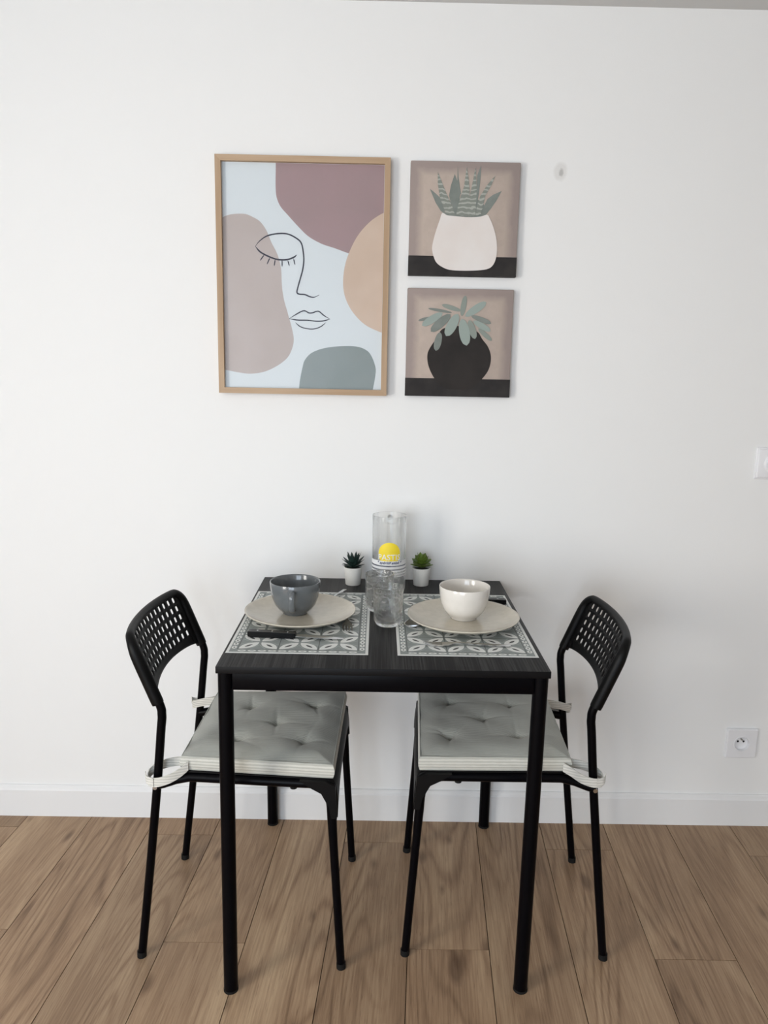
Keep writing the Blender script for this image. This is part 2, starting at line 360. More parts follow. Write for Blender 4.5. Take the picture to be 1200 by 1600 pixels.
# ------------------------------------------------------------------ the room
X0, X1, Y0, YW, ZC = -2.4, 3.4, -4.1, .006, 2.243
def build_room():
    struct(MB().box(X0-.12, X1+.12, YW, YW+.12, -.03, ZC+.1).obj('wall_back', 'wall', smooth=0))
    struct(MB().box(X1, X1+.12, Y0, YW, -.03, ZC+.1).obj('wall_right', 'wall', smooth=0))
    b = MB(); wy0, wy1, wz0, wz1 = -3.35, -2.15, .35, 2.13
    b.box(X0-.12, X0, Y0, wy0, -.03, ZC+.1); b.box(X0-.12, X0, wy1, YW, -.03, ZC+.1); b.box(X0-.12, X0, wy0, wy1, -.03, wz0); b.box(X0-.12, X0, wy0, wy1, wz1, ZC+.1)
    struct(b.obj('wall_left', 'wall', smooth=0))
    b = MB(); a0, a1 = -1.77, -.13
    b.box(X0-.12, a0, Y0-.12, Y0, -.03, ZC+.1); b.box(a1, X1+.12, Y0-.12, Y0, -.03, ZC+.1); b.box(a0, a1, Y0-.12, Y0, -.03, .22); b.box(a0, a1, Y0-.12, Y0, 2.02, ZC+.1)
    struct(b.obj('wall_front', 'wall', smooth=0))
    struct(MB().box(X0, X1, Y0, YW, ZC, ZC+.1).obj('ceiling', 'ceil', smooth=0))
    def win(name, horizontal, p, c0, c1, wz0, wz1):
        root = struct(bpy.data.objects.new(name, None)); COL.objects.link(root)
        t = .05
        def bar(u0, u1, z0, z1):
            m = MB()
            if horizontal: m.box(u0, u1, p-.03, p+.03, z0, z1)
            else: m.box(p-.03, p+.03, u0, u1, z0, z1)
            m.obj('window_frame', 'winframe', root, smooth=0)
        bar(c0, c0+t, wz0, wz1); bar(c1-t, c1, wz0, wz1); bar(c0+t, c1-t, wz0, wz0+t); bar(c0+t, c1-t, wz1-t, wz1); m_ = (c0+c1)/2; bar(m_-.04, m_+.04, wz0+t, wz1-t)
    win('window_1', False, X0-.0, wy0, wy1, wz0, wz1); win('window_2', True, Y0, a0, a1, .22, 2.02)
    # skirting: tall flat board with a small bevelled step at the top
    prof = [(YW, 0), (YW-.012, 0), (YW-.012, .083), (YW-.009, .087), (YW-.007, .095), (YW-.004, .098), (YW, .098)]
    b = MB(); n = len(prof); b.add([(X0, y, z) for y, z in prof]+[(X1, y, z) for y, z in prof], [(i, (i+1) % n, n+(i+1) % n, n+i) for i in range(n)]+[tuple(range(n)), tuple(range(n, 2*n))])
    struct(b.obj('baseboard_back', 'base', smooth=0))
    for nm, xa, xb in (('baseboard_right', X1-.012, X1), ('baseboard_left', X0, X0+.012)):
        struct(MB().box(xa, xb, Y0, YW-.012, 0, .098).obj(nm, 'base', smooth=0))
build_room()
def build_floor():
    fl = struct(MB().box(X0, X1, Y0, YW, -.03, -.008).obj('floor', 'sub', smooth=0))
    sh = .061; pitch = .192; a = math.atan(sh); ca, sa = math.cos(a), math.sin(a)
    joints = {-7: -.062, -6: -.481, -5: -.90, -4: -.090, -3: -.516, -2: -.95, -1: -.115, 0: -.529, 1: -.97, 2: -.136, 3: -.552, 4: -1.0, 5: -.155, 6: -.58}
    r2 = random.Random(3)
    for k in range(-14, 19):
        xl = .103 + pitch*k; j0 = joints.get(k, -.1-.43*((k) % 3)-.02)
        ys = []; y = j0
        while y < .4: ys.append(y); y += 1.285
        ys.append(y); y = j0-1.285
        while y > Y0-1.3: ys.insert(0, y); y -= 1.285
        ys.insert(0, y)
        for ya, yb in zip(ys, ys[1:]):
            g = .0009
            # plank frame: u across, v along; world x = xl + u + sh*y ; ends square to the wall
            quad = [(xl+g+sh*ya, ya+g), (xl+pitch-g+sh*ya, ya+g), (xl+pitch-g+sh*yb, yb-g), (xl+g+sh*yb, yb-g)]
            pts = clip_poly(quad, X0, X1, Y0, YW-.001)
            if len(pts) < 3: continue
            o = Vector((quad[0][0], ya))
            loc = [((p[0]-o.x)*ca-(p[1]-o.y)*sa, (p[0]-o.x)*sa+(p[1]-o.y)*ca) for p in pts]
            m = MB(); n = len(loc)
            m.add([(p[0], p[1], .0) for p in loc]+[(p[0], p[1], -.008) for p in loc], [tuple(range(n)), tuple(range(2*n-1, n-1, -1))]+[(i, n+i, n+(i+1) % n, (i+1) % n) for i in range(n)])
            ob = m.obj('plank', 'oak', fl, smooth=0); ob.location = (o.x, o.y, 0); ob.rotation_euler = (0, 0, -a)
build_floor()

# ------------------------------------------------------------------ table
def build_table():
    t = thing('dining_table', 'small square black wood-grain table on round black metal legs', 'table', (0, -.334, 0))
    h = .335; y0, y1 = -.337, .337
    tp = MB().rbox(-h, h, y0, y1, .735, .75, .0012, 2).obj('tabletop', 'twood', t); tp.data.materials.append(M['tedge'])
    for p in tp.data.polygons:
        if p.normal.z < .6: p.material_index = 1
    L = [(-.319, -.659+.334+.004, -.318, -.655+.334), (.315, -.645+.334, .318, -.655+.334), (-.313, -.026+.334, -.318, -.026+.334), (.316, -.026+.334, .318, -.026+.334)]
    for bx, by, tx, ty in L:
        lg = MB().sweep([(bx, by, .004), (bx, by, .012), (tx, ty, .735)], [.0152, .0152, .0155], 24).obj('leg', 'bmetal', t)
        MB().sweep([(bx, by, 0), (bx, by, .006)], .0158, 24).obj('foot_cap', 'rubber', lg)
    ap = [(-.303, .303, -.331, -.319), (-.303, .303, .306, .312), (-.324, -.312, -.306, .293), (.312, .324, -.306, .293)]
    for a in ap: MB().rbox(*a, .698, .735, .002, 2).obj('apron', 'bmetal', t)
build_table()

# ------------------------------------------------------------------ chairs
def build_chair():
    t = thing('dining_chair', '', 'chair')
    rb = .0095
    for s in (-1, 1):
        # rear upright: floor to inside the backrest
        path = spline([(-.231, s*.181, .004), (-.205, s*.181, .22), (-.181, s*.182, .43), (-.168, s*.183, .56), (-.165, s*.183, .595), (-.171, s*.183, .625), (-.2125, s*.183, .723)], 7)
        lg = MB().sweep(path, rb, 14).obj('rear_leg', 'bmetal', t)
        MB().sweep([(-.2315, s*.181, 0), (-.231, s*.181, .014)], .0106, 14).obj('foot_cap', 'rubber', lg)
        # front leg bending over into the side rail
        pf = [(.228, s*.196, .004), (.222, s*.195, .1), (.209, s*.193, .3), (.205, s*.192, .365)] + [(.203-.05*(1-math.cos(a)), s*(.192-.004*a/1.57), .398+.05*math.sin(a)) for a in (0, .3, .6, .9, 1.2, 1.45, 1.57)] + [(.06, s*.184, .448), (-.06, s*.178, .448), (-.11, s*.174, .447), (-.14, s*.175, .441), (-.168, s*.180, .433), (-.18, s*.182, .431)]
        fl = MB().sweep(pf, [rb]*3+[.0105]*(len(pf)-3), 14).obj('front_leg', 'bmetal', t)
        MB().sweep([(.2285, s*.196, 0), (.228, s*.196, .014)], .0106, 14).obj('foot_cap', 'rubber', fl)
        # flat bracket and its bolts at the rear joint
        MB().sweep([(-.182, s*.189, .431), (-.182, s*.197, .431)], .005, 10).obj('bolt', 'steel', t)
        MB().sweep([(.12, s*.186, .435), (.12, s*.186, .440)], .008, 10).obj('seat_plug', 'rubber', t)
    # rear cross rail
    MB().sweep([(-.112, -.172, .446), (-.112, .172, .446)], .007, 10).obj('cross_rail', 'bmetal', t)
    # seat shell with a drooping, corner-hugging front lip
    n = 28; rows = [(-.122, .4605), (-.10, .4605), (0, .4605), (.10, .4605), (.165, .4605), (.185, .459)]
    b = MB(); vs = []; nr = 0
    def hw(x): return .176+.017*max(0, min(1, (x+.15)/.34))
    for x, z in rows:
        vs += [(x, hw(x)*(2*j/n-1), z) for j in range(n+1)]; nr += 1
    for k in range(1, 7):
        a = k/6
        for j in range(n+1):
            q = 2*j/n-1; drop = .014+.062*abs(q)**5; ang = min(1, a*1.6)*PI/2
            x = .185+.0275*math.sin(ang)+.004*a; z = .459-.009*(1-math.cos(ang))-drop*max(0, a-.3)/.7
            vs.append((x, .1935*q*(1+.016*a), z))
        nr += 1
    fs = [(i*(n+1)+j, i*(n+1)+j+1, (i+1)*(n+1)+j+1, (i+1)*(n+1)+j) for i in range(nr-1) for j in range(n)]
    b.add(vs, fs); o = b.obj('seat', 'bplast', t, 60); md = o.modifiers.new('thickness', 'SOLIDIFY'); md.thickness = .003; md.offset = 0
    # corner cheeks that wrap the front legs sideways
    for s in (-1, 1):
        m = MB(); pr = [(.135, .4605), (.19, .4605), (.2125, .449), (.2155, .40), (.2165, .374), (.204, .374), (.199, .40), (.182, .432), (.160, .444)]
        m.poly(pr, lambda a_, b_, q: (a_, s*q, b_), .1925, .204).obj('seat_corner', 'bplast', t, 30)
    # perforated backrest
    def xs(z): return -.1655-(z-.605)*.40
    def P(y, z): return (xs(z)-.026*(1-min(1, abs(y)/.18)**2), y, z)
    cols, rws, px, pz = 13, 5, .0243, .0213; zt = .7600; yh = cols*px/2; zb = zt-rws*pz
    def top(y):
        d = max(0, abs(y)-.148); r = .038
        return .772-(r-math.sqrt(max(0, r*r-d*d)))
    def bot(y): return .640-.010*(abs(y)/.186)**2-.006*(abs(y)/.186)**8
    b = MB()
    for i in range(cols):
        for j in range(rws):
            cy = -yh+px*(i+.5); cz = zt-pz*(j+.5)
            o8 = [(-.5, -.5), (0, -.5), (.5, -.5), (.5, 0), (.5, .5), (0, .5), (-.5, .5), (-.5, 0)]
            i8 = [(-.85, -.85), (0, -1), (.85, -.85), (1, 0), (.85, .85), (0, 1), (-.85, .85), (-1, 0)]
            b.add([P(cy+a*px, cz+c*pz) for a, c in o8]+[P(cy+a*.0060, cz+c*.0066) for a, c in i8], [(k, (k+1) % 8, 8+(k+1) % 8, 8+k) for k in range(8)])
    ycs = [-yh+px*k/2 for k in range(cols*2+1)]
    for y_a, y_b in zip(ycs, ycs[1:]):
        for lo, hi in ((zt, top), (zb, bot)):
            st = 3
            for k in range(st):
                q = lambda y, f: lo+(hi(y)-lo)*f
                b.add([P(y_a, q(y_a, k/st)), P(y_b, q(y_b, k/st)), P(y_b, q(y_b, (k+1)/st)), P(y_a, q(y_a, (k+1)/st))], [(0, 1, 2, 3)])
    lv = [zb]+[zb+pz*k/2 for k in range(1, rws*2+1)]
    for s in (-1, 1):
        ye = [yh, yh+.009, yh+.018, .1855]
        def zz(y, k):
            zf = [bot(y)+(zb-bot(yh))*0]; a = bot(yh); c = top(yh); f = (([a]+lv+[c])[k]-a)/(c-a); return bot(y)+(top(y)-bot(y))*f
        for y_a, y_b in zip(ye, ye[1:]):
            for k in range(len(lv)+1): b.add([P(s*y_a, zz(y_a, k)), P(s*y_b, zz(y_b, k)), P(s*y_b, zz(y_b, k+1)), P(s*y_a, zz(y_a, k+1))], [(0, 1, 2, 3)])
    me_o = b.obj('backrest', 'bplast', t, 60)
    bm = bmesh.new(); bm.from_mesh(me_o.data); bmesh.ops.remove_doubles(bm, verts=bm.verts, dist=.0003); bmesh.ops.recalc_face_normals(bm, faces=bm.faces); bm.to_mesh(me_o.data); bm.free()
    md = me_o.modifiers.new('thickness', 'SOLIDIFY'); md.thickness = .0028; md.offset = 0
    # thick moulded rim: sleeves over both uprights joined over the top
    rim = []; rad = []
    def rp(y, z, r): rim.append((P(y, z)[0], y, z)); rad.append(r)
    for z, r in ((.622, .0130), (.63, .0135), (.66, .0135), (.70, .0135), (.728, .013)): rp(-.184, z, r)
    for a in (.35, .7, 1.05, 1.4): rp(-.150-.034*math.cos(a), .732+.034*math.sin(a), .0125-.003*a/1.4)
    for k in range(1, 12): rp(-.145+.29*k/12, .7665, .0092)
    for a in (1.4, 1.05, .7, .35): rp(.150+.034*math.cos(a), .732+.034*math.sin(a), .0125-.003*a/1.4)
    for z, r in ((.728, .013), (.70, .0135), (.66, .0135), (.63, .0135), (.622, .0130)): rp(.184, z, r)
    rr = [v for a_, b_ in zip(rad, rad[1:]) for v in (a_, a_*.67+b_*.33, a_*.33+b_*.67)]+[rad[-1]]
    MB().sweep(spline(rim, 3), rr, 14).obj('backrest_rim', 'bplast', t, 60)
    return t
ch = build_chair()
ch.location = (-.305, -.386, 0); ch.rotation_euler = (0, 0, math.radians(-1.6))
tag(ch, 'black chair with perforated backrest tucked in at the dark grey cup', 'chair', 'dining chairs at the table')
ch2 = copy_tree(ch)
ch2.location = (.301, -.360, 0); ch2.rotation_euler = (0, 0, math.radians(177.4))
tag(ch2, 'black chair with perforated backrest tucked in at the white bowl', 'chair', 'dining chairs at the table')

# ------------------------------------------------------------------ seat cushions
def build_cushion(label, loc, rz, seed):
    t = thing('seat_cushion', label, 'cushion', loc, rz, 'tie-on seat cushions')
    r = random.Random(seed)
    xb, xf, wb, wf = -.128, .206, .172, .192; zb_, zt_ = .4632, .4945
    def hw(x): return wb+(wf-wb)*(x-xb)/(xf-xb)
    B = [(.054, -.004), (-.022, .080), (.136, .096), (.130, -.094), (-.022, -.090)]
    N = 96
    ph = [[r.uniform(-.25, .25)+k*PI/2+PI/4*(r.random() < .2) for k in range(4)] for _ in B]
    def top(x, q):
        y = q*hw(x); e = min(1, (xf-x)/.05, (x-xb)/.05, (1-abs(q))*hw(x)/.05); e = max(0, e)
        z = zt_ + .010*math.sin(e*PI/2)
        for (bx, by), p in zip(B, ph):
            dx, dy = x-bx, y-by; d = math.hypot(dx, dy)
            z -= .018*math.exp(-(d/.011)**1.1)+.0025*math.exp(-(d/.04)**2)
            an = math.atan2(dy, dx)
            for pp in p:
                da = (an-pp+PI) % (2*PI)-PI
                z -= .0062*math.exp(-(d*math.sin(da)/.0042)**2)*math.exp(-d/.026)*(1 if abs(da) < 1.2 else 0)*min(1, d/.01)
        z += .0012*math.sin(x*31+q*3+seed)*math.sin(q*9+x*12)
        return z
    b = MB(); vs = []
    for i in range(N+1):
        x = xb+(xf-xb)*i/N
        for j in range(N+1):
            q = 2*j/N-1; vs.append((x, q*hw(x), top(x, q)))
    fs = [(i*(N+1)+j, (i+1)*(N+1)+j, (i+1)*(N+1)+j+1, i*(N+1)+j+1) for i in range(N) for j in range(N)]
    b.add(vs, fs); b.obj('top_cover', 'ctop', t, 80)
    # boxed side, slightly bulging, with the underside
    per = [(xb+(xf-xb)*i/24, -1) for i in range(24)]+[(xf, -1+2*j/24) for j in range(24)]+[(xf-(xf-xb)*i/24, 1) for i in range(24)]+[(xb, 1-2*j/24) for j in range(24)]
    n = len(per); b = MB(); vs = []; H = 6
    for k in range(H+1):
        f = k/H; bul = .004*math.sin(f*PI)
        for x, q in per:
            y = q*hw(x); ox = bul*(1 if x >= xf-1e-6 else -1 if x <= xb+1e-6 else 0); oy = bul*(1 if q >= 1-1e-6 else -1 if q <= -1+1e-6 else 0)
            vs.append((x+ox, y+oy, zb_+(zt_-zb_)*f))
    fs = [(k*n+j, k*n+(j+1) % n, (k+1)*n+(j+1) % n, (k+1)*n+j) for k in range(H) for j in range(n)]+[tuple(range(n))]
    b.add(vs, fs); sd = b.obj('side_band', 'cside', t, 50)
    for zz in (zb_+.001, zt_): MB().sweep([(x, q*hw(x), zz) for x, q in per], .0013, 6, closed=True).obj('piping', 'ctop', sd, 80)
    for bx, by in B:
        zt2 = top(bx, by/hw(bx)); MB().lathe([(0, zt2+.0022), (.003, zt2+.002), (.0045, zt2+.0004), (.0045, zt2-.001), (0, zt2-.001)], 12, cx=bx, cy=by).obj('button', 'button', t)
    # strap loops round the two rear uprights of the chair
    for s in (-1, 1):
        dz = -.006*(s < 0)
        pth = spline([(-.112, s*.1805, .4765), (-.128, s*.188, .470+dz), (-.150, s*.197, .459+dz), (-.176, s*.200, .452+dz), (-.195, s*.194, .451+dz), (-.199, s*.181, .453), (-.191, s*.168, .460), (-.165, s*.160, .470), (-.126, s*.158, .477)], 6)
        MB().band(pth, .021, .002).obj('strap', 'strap', t, 50)
        MB().band(spline([(-.183, s*.2015, .452+dz), (-.198, s*.197, .456+dz), (-.2035, s*.189, .462+dz)], 4), .019, .0018).obj('strap_end', 'strap', t, 50)
build_cushion('grey tufted seat cushion strapped to the chair at the dark grey cup', (-.305, -.386, 0), math.radians(-1.6), 1)
build_cushion('grey tufted seat cushion strapped to the chair at the white bowl', (.301, -.360, 0), math.radians(177.4), 5)

# ------------------------------------------------------------------ placemats
def build_mat(label, cx, cy, w_, d_):
    t = thing('placemat', label, 'placemat', (cx, cy, .75), 0, 'patterned tile placemats')
    fn = lambda a, b, z: (a, b, z)
    MB().rbox(-w_/2, w_/2, -d_/2, d_/2, 0, .0006, .0002, 1).obj('white_margin', 'mat_white', t, 0)
    e = .006
    MB().poly([(-w_/2+e, -d_/2+e), (w_/2-e, -d_/2+e), (w_/2-e, d_/2-e), (-w_/2+e, d_/2-e)], fn, .0006, .0007).obj('grey_ground', 'mat_grey', t, 0)
    bw = .0215; iw, il = w_-2*bw, d_-2*bw; nx, ny = 3, 4.5; tx, ty = iw/nx, il/ny
    pet, slit, ring, dot, thin, joint, dia = MB(), MB(), MB(), MB(), MB(), MB(), MB()
    def lens(m, ax, ay, bx, by, wd, z0, z1, n=10):
        dx, dy = bx-ax, by-ay; L = math.hypot(dx, dy); ux, uy = dx/L, dy/L; pts = []
        for k in range(n+1): f = k/n; h = wd*math.sin(f*PI)**.8; pts.append((ax+dx*f-uy*h, ay+dy*f+ux*h))
        for k in range(n-1, 0, -1): f = k/n; h = wd*math.sin(f*PI)**.8; pts.append((ax+dx*f+uy*h, ay+dy*f-ux*h))
        m.poly(pts, fn, z0, z1)
    def line(m, ax, ay, bx, by, wd, z0, z1):
        dx, dy = bx-ax, by-ay; L = math.hypot(dx, dy); ux, uy = dx/L*wd/2, dy/L*wd/2
        m.poly([(ax-uy, ay+ux), (bx-uy, by+ux), (bx+uy, by-ux), (ax+uy, ay-ux)], fn, z0, z1)
    for i in range(nx):
        for j in range(5):
            cx_ = -iw/2+tx*(i+.5); cy_ = -il/2+ty*(j+.5)
            for sx in (-1, 1):
                for sy in ((-1, 1) if j < 4 else (-1,)):
                    ex, ey = cx_+sx*tx/2, cy_+sy*ty/2
                    a = .06; lens(pet, cx_+(ex-cx_)*a, cy_+(ey-cy_)*a, cx_+(ex-cx_)*(1-a), cy_+(ey-cy_)*(1-a), .0125, .0008, .0009)
                    lens(slit, cx_+(ex-cx_)*.34, cy_+(ey-cy_)*.34, cx_+(ex-cx_)*.70, cy_+(ey-cy_)*.70, .0031, .0009, .0010, 6)
            for (ux, uy) in ((1, 0), (0, 1), (-1, 0), (0, -1)) if j < 4 else ((0, -1),):
                mx, my = cx_+ux*tx*.48, cy_+uy*ty*.48; q = .012
                line(dia, cx_+ux*tx*.20, cy_+uy*ty*.20, mx-uy*.016, my+ux*.016, .0009, .0007, .0008); line(dia, cx_+ux*tx*.20, cy_+uy*ty*.20, mx+uy*.016, my-ux*.016, .0009, .0007, .0008)
    for i in range(nx+1): line(joint, -iw/2+tx*i, -il/2, -iw/2+tx*i, il/2, .0012, .0007, .00075)
    for j in range(5): line(joint, -iw/2, -il/2+ty*j, iw/2, -il/2+ty*j, .0012, .0007, .00075)
    def ell(m, x, y, a, b, z0, z1): m.poly([(x+a*math.cos(k*PI/5), y+b*math.sin(k*PI/5)) for k in range(10)], fn, z0, z1)
    ny2, nx2 = 20, 12
    for s in (-1, 1):
        for k in range(ny2):
            y = -il/2+il*(k+.5)/ny2; x = s*(w_/2-bw*.62); ell(ring, x, y, .0056, .0085, .0008, .0009); ell(dot, x, y, .0019, .0030, .0009, .001)
        for k in range(nx2):
            x = -iw/2+iw*(k+.5)/nx2; y = s*(d_/2-bw*.62); ell(ring, x, y, .0092, .0046, .0008, .0009); ell(thin, x, y, .0046, .0016, .0009, .001)
    for m, nme, mm in ((pet, 'petal_print', 'mat_white'), (slit, 'petal_slit_print', 'mat_dark'), (ring, 'border_ring_print', 'mat_white'), (dot, 'border_dot_print', 'mat_dark'), (thin, 'border_oval_print', 'mat_grey'), (joint, 'tile_joint_print', 'mat_dark'), (dia, 'diamond_line_print', 'mat_mid')):
        o = m.obj(nme, mm, t, 0); o['kind'] = 'stuff'
build_mat('grey and white tile-pattern placemat under the dark grey cup', -.181, -.368, .298, .454)
build_mat('grey and white tile-pattern placemat under the white bowl', .1775, -.3685, .296, .453)
TZ = .75115

# ------------------------------------------------------------------ crockery
def build_plate(label, x, y):
    pr = [(0, .0065), (.040, .0065), (.075, .0075), (.098, .0105), (.115, .0155), (.126, .0205), (.130, .0225), (.1315, .0222), (.1315, .0205), (.127, .017), (.116, .0115), (.099, .0065), (.080, .0035), (.060, .0030), (.058, 0), (.054, 0), (.052, .0025), (0, .0025)]
    o = MB().lathe(pr, 72).obj('dinner_plate', 'plate', None, 40); o.location = (x, y, TZ); tag(o, label, 'plate', 'beige plates')
build_plate('beige coupe plate holding the dark grey cup', -.197, -.356)
build_plate('beige coupe plate holding the white bowl', .189, -.378)
def cup_profile(h=.079, R=.0605):
    pts = [(0, .004), (.024, .004), (.026, .0), (.030, .0), (.031, .004), (.040, .011), (.049, .023), (.0555, .040), (.0590, .060), (.0603, .0775), (.0597, .0792), (.0583, .0790), (.0570, .0765), (.0555, .058), (.052, .040), (.0455, .025), (.035, .0145), (.02, .0095), (0, .009)]
    return pts
def build_cups():
    z = TZ+.0074
    t = thing('cup', 'dark grey glazed cup with a strap handle on a beige plate', 'cup', (-.211, -.342, z))
    MB().lathe(cup_profile(), 72).obj('body', 'gcup', t, 60)
    p = spline([(0, -.0575, .066), (0, -.071, .067), (0, -.0785, .058), (0, -.0765, .040), (0, -.066, .024), (0, -.046, .019)], 6)
    m = MB(); vs = []; n = 12
    for i, q in enumerate(p):
        tg = (p[min(i+1, len(p)-1)]-p[max(i-1, 0)]).normalized(); nrm = tg.cross(Vector((1, 0, 0))).normalized()
        for k in range(n): a = 2*PI*k/n; vs.append(q+Vector((1, 0, 0))*.0068*math.cos(a)+nrm*.0036*math.sin(a))
    m.add(vs, [(i*n+k, (i+1)*n+k, (i+1)*n+(k+1) % n, i*n+(k+1) % n) for i in range(len(p)-1) for k in range(n)]+[tuple(range(n)), tuple(range((len(p)-1)*n, len(p)*n))])
    m.obj('handle', 'gcup', t, 60)
    o = MB().lathe(cup_profile(), 72).obj('bowl', 'wcup', None, 60); o.location = (.192, -.361, z); tag(o, 'white glazed rounded bowl standing on a beige plate', 'bowl')
build_cups()

# ------------------------------------------------------------------ cutlery (each built along +x from the handle end)
def place(t, a, b, z):
    d = Vector((b[0]-a[0], b[1]-a[1])); t.location = (a[0], a[1], z); t.rotation_euler = (0, 0, math.atan2(d.y, d.x))
def knife(label, a, b):
    t = thing('table_knife', label, 'knife', group='black-handled knives'); h = MB()
    h.loft([(0, 0, .007, .005, .004), (.002, 0, .007, .0075, .006), (.01, 0, .007, .0088, .0065), (.05, 0, .007, .0078, .0065), (.095, 0, .007, .0080, .006), (.106, 0, .007, .0075, .0055), (.108, 0, .007, .006, .004)]).obj('handle', 'bhandle', t, 50)
    for x in (.022, .055, .09): MB().sweep([(x, 0, .0005), (x, 0, .0139)], .0022, 10).obj('rivet', 'steel', t)
    MB().loft([(.106, 0, .006, .006, .0009), (.12, 0, .006, .0075, .0008), (.16, .0005, .005, .0085, .0006), (.195, .001, .004, .0065, .0004), (.213, .004, .003, .0015, .0003)]).obj('blade', 'steel', t, 50)
    place(t, a, b, TZ)
def fork(label, a, b):
    t = thing('fork', label, 'fork', group='steel forks')
    MB().loft([(0, 0, .002, .004, .001), (.004, 0, .002, .0062, .0011), (.05, 0, .003, .0052, .0012), (.09, 0, .005, .0032, .0014), (.118, 0, .006, .0030, .0014), (.128, 0, .0045, .006, .0011), (.138, 0, .003, .0105, .0009), (.148, 0, .002, .0118, .0008)]).obj('handle', 'steel', t, 50)
    for k in range(4):
        y = -.0099+.0066*k; MB().loft([(.147, y, .002, .0021, .0008), (.170, y, .0018, .0018, .0008), (.190, y*.93, .0045, .0008, .0005)]).obj('tine', 'steel', t, 50)
    place(t, a, b, TZ)
def spoon(label, a, b, k=1.0):
    t = thing('spoon', label, 'spoon', group='steel spoons')
    L = .115*k
    MB().loft([(0, 0, .0045, .0035, .001), (.004, 0, .0045, .0052, .0011), (.05*k, 0, .006, .0042, .0012), (.09*k, 0, .0075, .0024, .0014), (L, 0, .007, .0026, .0013), (L+.006*k, 0, .006, .006*k, .001)]).obj('handle', 'steel', t, 50)
    m = MB(); vs = [(L+.029*k, 0, .0008)]; R = 6; n = 28
    for i in range(1, R+1):
        for j in range(n):
            q = 2*PI*j/n; f = i/R; vs.append((L+.029*k+.028*k*f*math.cos(q), .0185*k*f*math.sin(q)*(1+.14*math.cos(q)), .0008+.0062*f*f))
    fs = [(0, 1+j, 1+(j+1) % n) for j in range(n)]+[(1+(i-1)*n+j, 1+i*n+j, 1+i*n+(j+1) % n, 1+(i-1)*n+(j+1) % n) for i in range(1, R) for j in range(n)]
    o = m.add(vs, fs).obj('bowl', 'steel', t, 80); md = o.modifiers.new('thickness', 'SOLIDIFY'); md.thickness = .001; md.offset = 1
    place(t, a, b, TZ+.0008)
knife('black-handled table knife lying on the placemat with the dark grey cup', (-.300, -.492), (-.088, -.512))
knife('black-handled table knife lying on the placemat with the white bowl', (.316, -.224), (.105, -.212))
fork('steel fork with its tines out from under the plate of the dark grey cup', (-.093, -.272), (-.0795, -.461))
fork('steel fork lying on the placemat in front of the white bowl', (.276, -.535), (.09, -.530))
spoon('small steel spoon, handle past the plate rim behind the dark grey cup', (-.100, -.132), (-.146, -.27), .72)
spoon('steel spoon with its bowl out from under the plate of the white bowl', (.077, -.262), (.066, -.43), 1.0)

# ------------------------------------------------------------------ glassware
def tumbler(label, x, y, rot):
    H = .0935; st = []; n = 96
    outer = []
    for k in range(34):
        f = k/33; z = H*f
        r = .0250+.0075*min(1, f/.13)**.8+.0030*f
        if f < .02: r = .0235
        outer.append((r, z))
    def relief(k, a):
        f = k/33
        if k >= 34 or f < .10 or f > .86: return 0
        a = a+rot
        if f < .30: return .0009*abs(math.sin(4*a))-.0006
        u = (f-.30)/.56; g = .0011*math.sin(6*a+5*math.sin(PI*u*2))*math.sin(PI*u*3.0+2*math.cos(3*a))
        return g+.0004*math.sin(18*a)*math.sin(PI*u)
    inner = [(r_, z_) for r_, z_ in ((.0345, H), (.0338, H*.985), (.0325, H*.7), (.0310, H*.3), (.0295, H*.17), (.025, .0115), (.015, .0095), (0, .009))]
    prof = [(0, .001)]+[(.020, .001)]+outer+inner
    off = 2
    o = MB().lathe(prof, n, mod=lambda k, a: relief(k-off, a) if 0 <= k-off < 34 else 0).obj('tumbler', 'glass2', None, 60)
    o.location = (x, y, TZ); tag(o, label, 'glass', 'pressed glass tumblers')
tumbler('clear pressed-glass tumbler standing between the other tumbler and the carafe', -.0095, -.289, .3)
tumbler('clear pressed-glass tumbler standing between the two plates', .011, -.400, 1.1)
def text_mesh(s, size, fn, name, m, parent, shear=0, bold=0):
    c = bpy.data.curves.new(name, 'FONT'); c.body = s; c.size = size; c.align_x = 'CENTER'; c.shear = shear; c.offset = bold; c.resolution_u = 3; c.extrude = 0
    o = bpy.data.objects.new(name, c); COL.objects.link(o)
    bpy.context.view_layer.update()
    me = bpy.data.meshes.new_from_object(o.evaluated_get(bpy.context.evaluated_depsgraph_get()))
    bpy.data.objects.remove(o); bpy.data.curves.remove(c)
    bm = bmesh.new(); bm.from_mesh(me); bmesh.ops.triangulate(bm, faces=bm.faces)
    for v in bm.verts: v.co = Vector(fn(v.co.x, v.co.y))
    bm.to_mesh(me); bm.free(); me.materials.clear(); me.materials.append(M[m])
    q = bpy.data.objects.new(name, me); COL.objects.link(q); q.parent = parent; return q
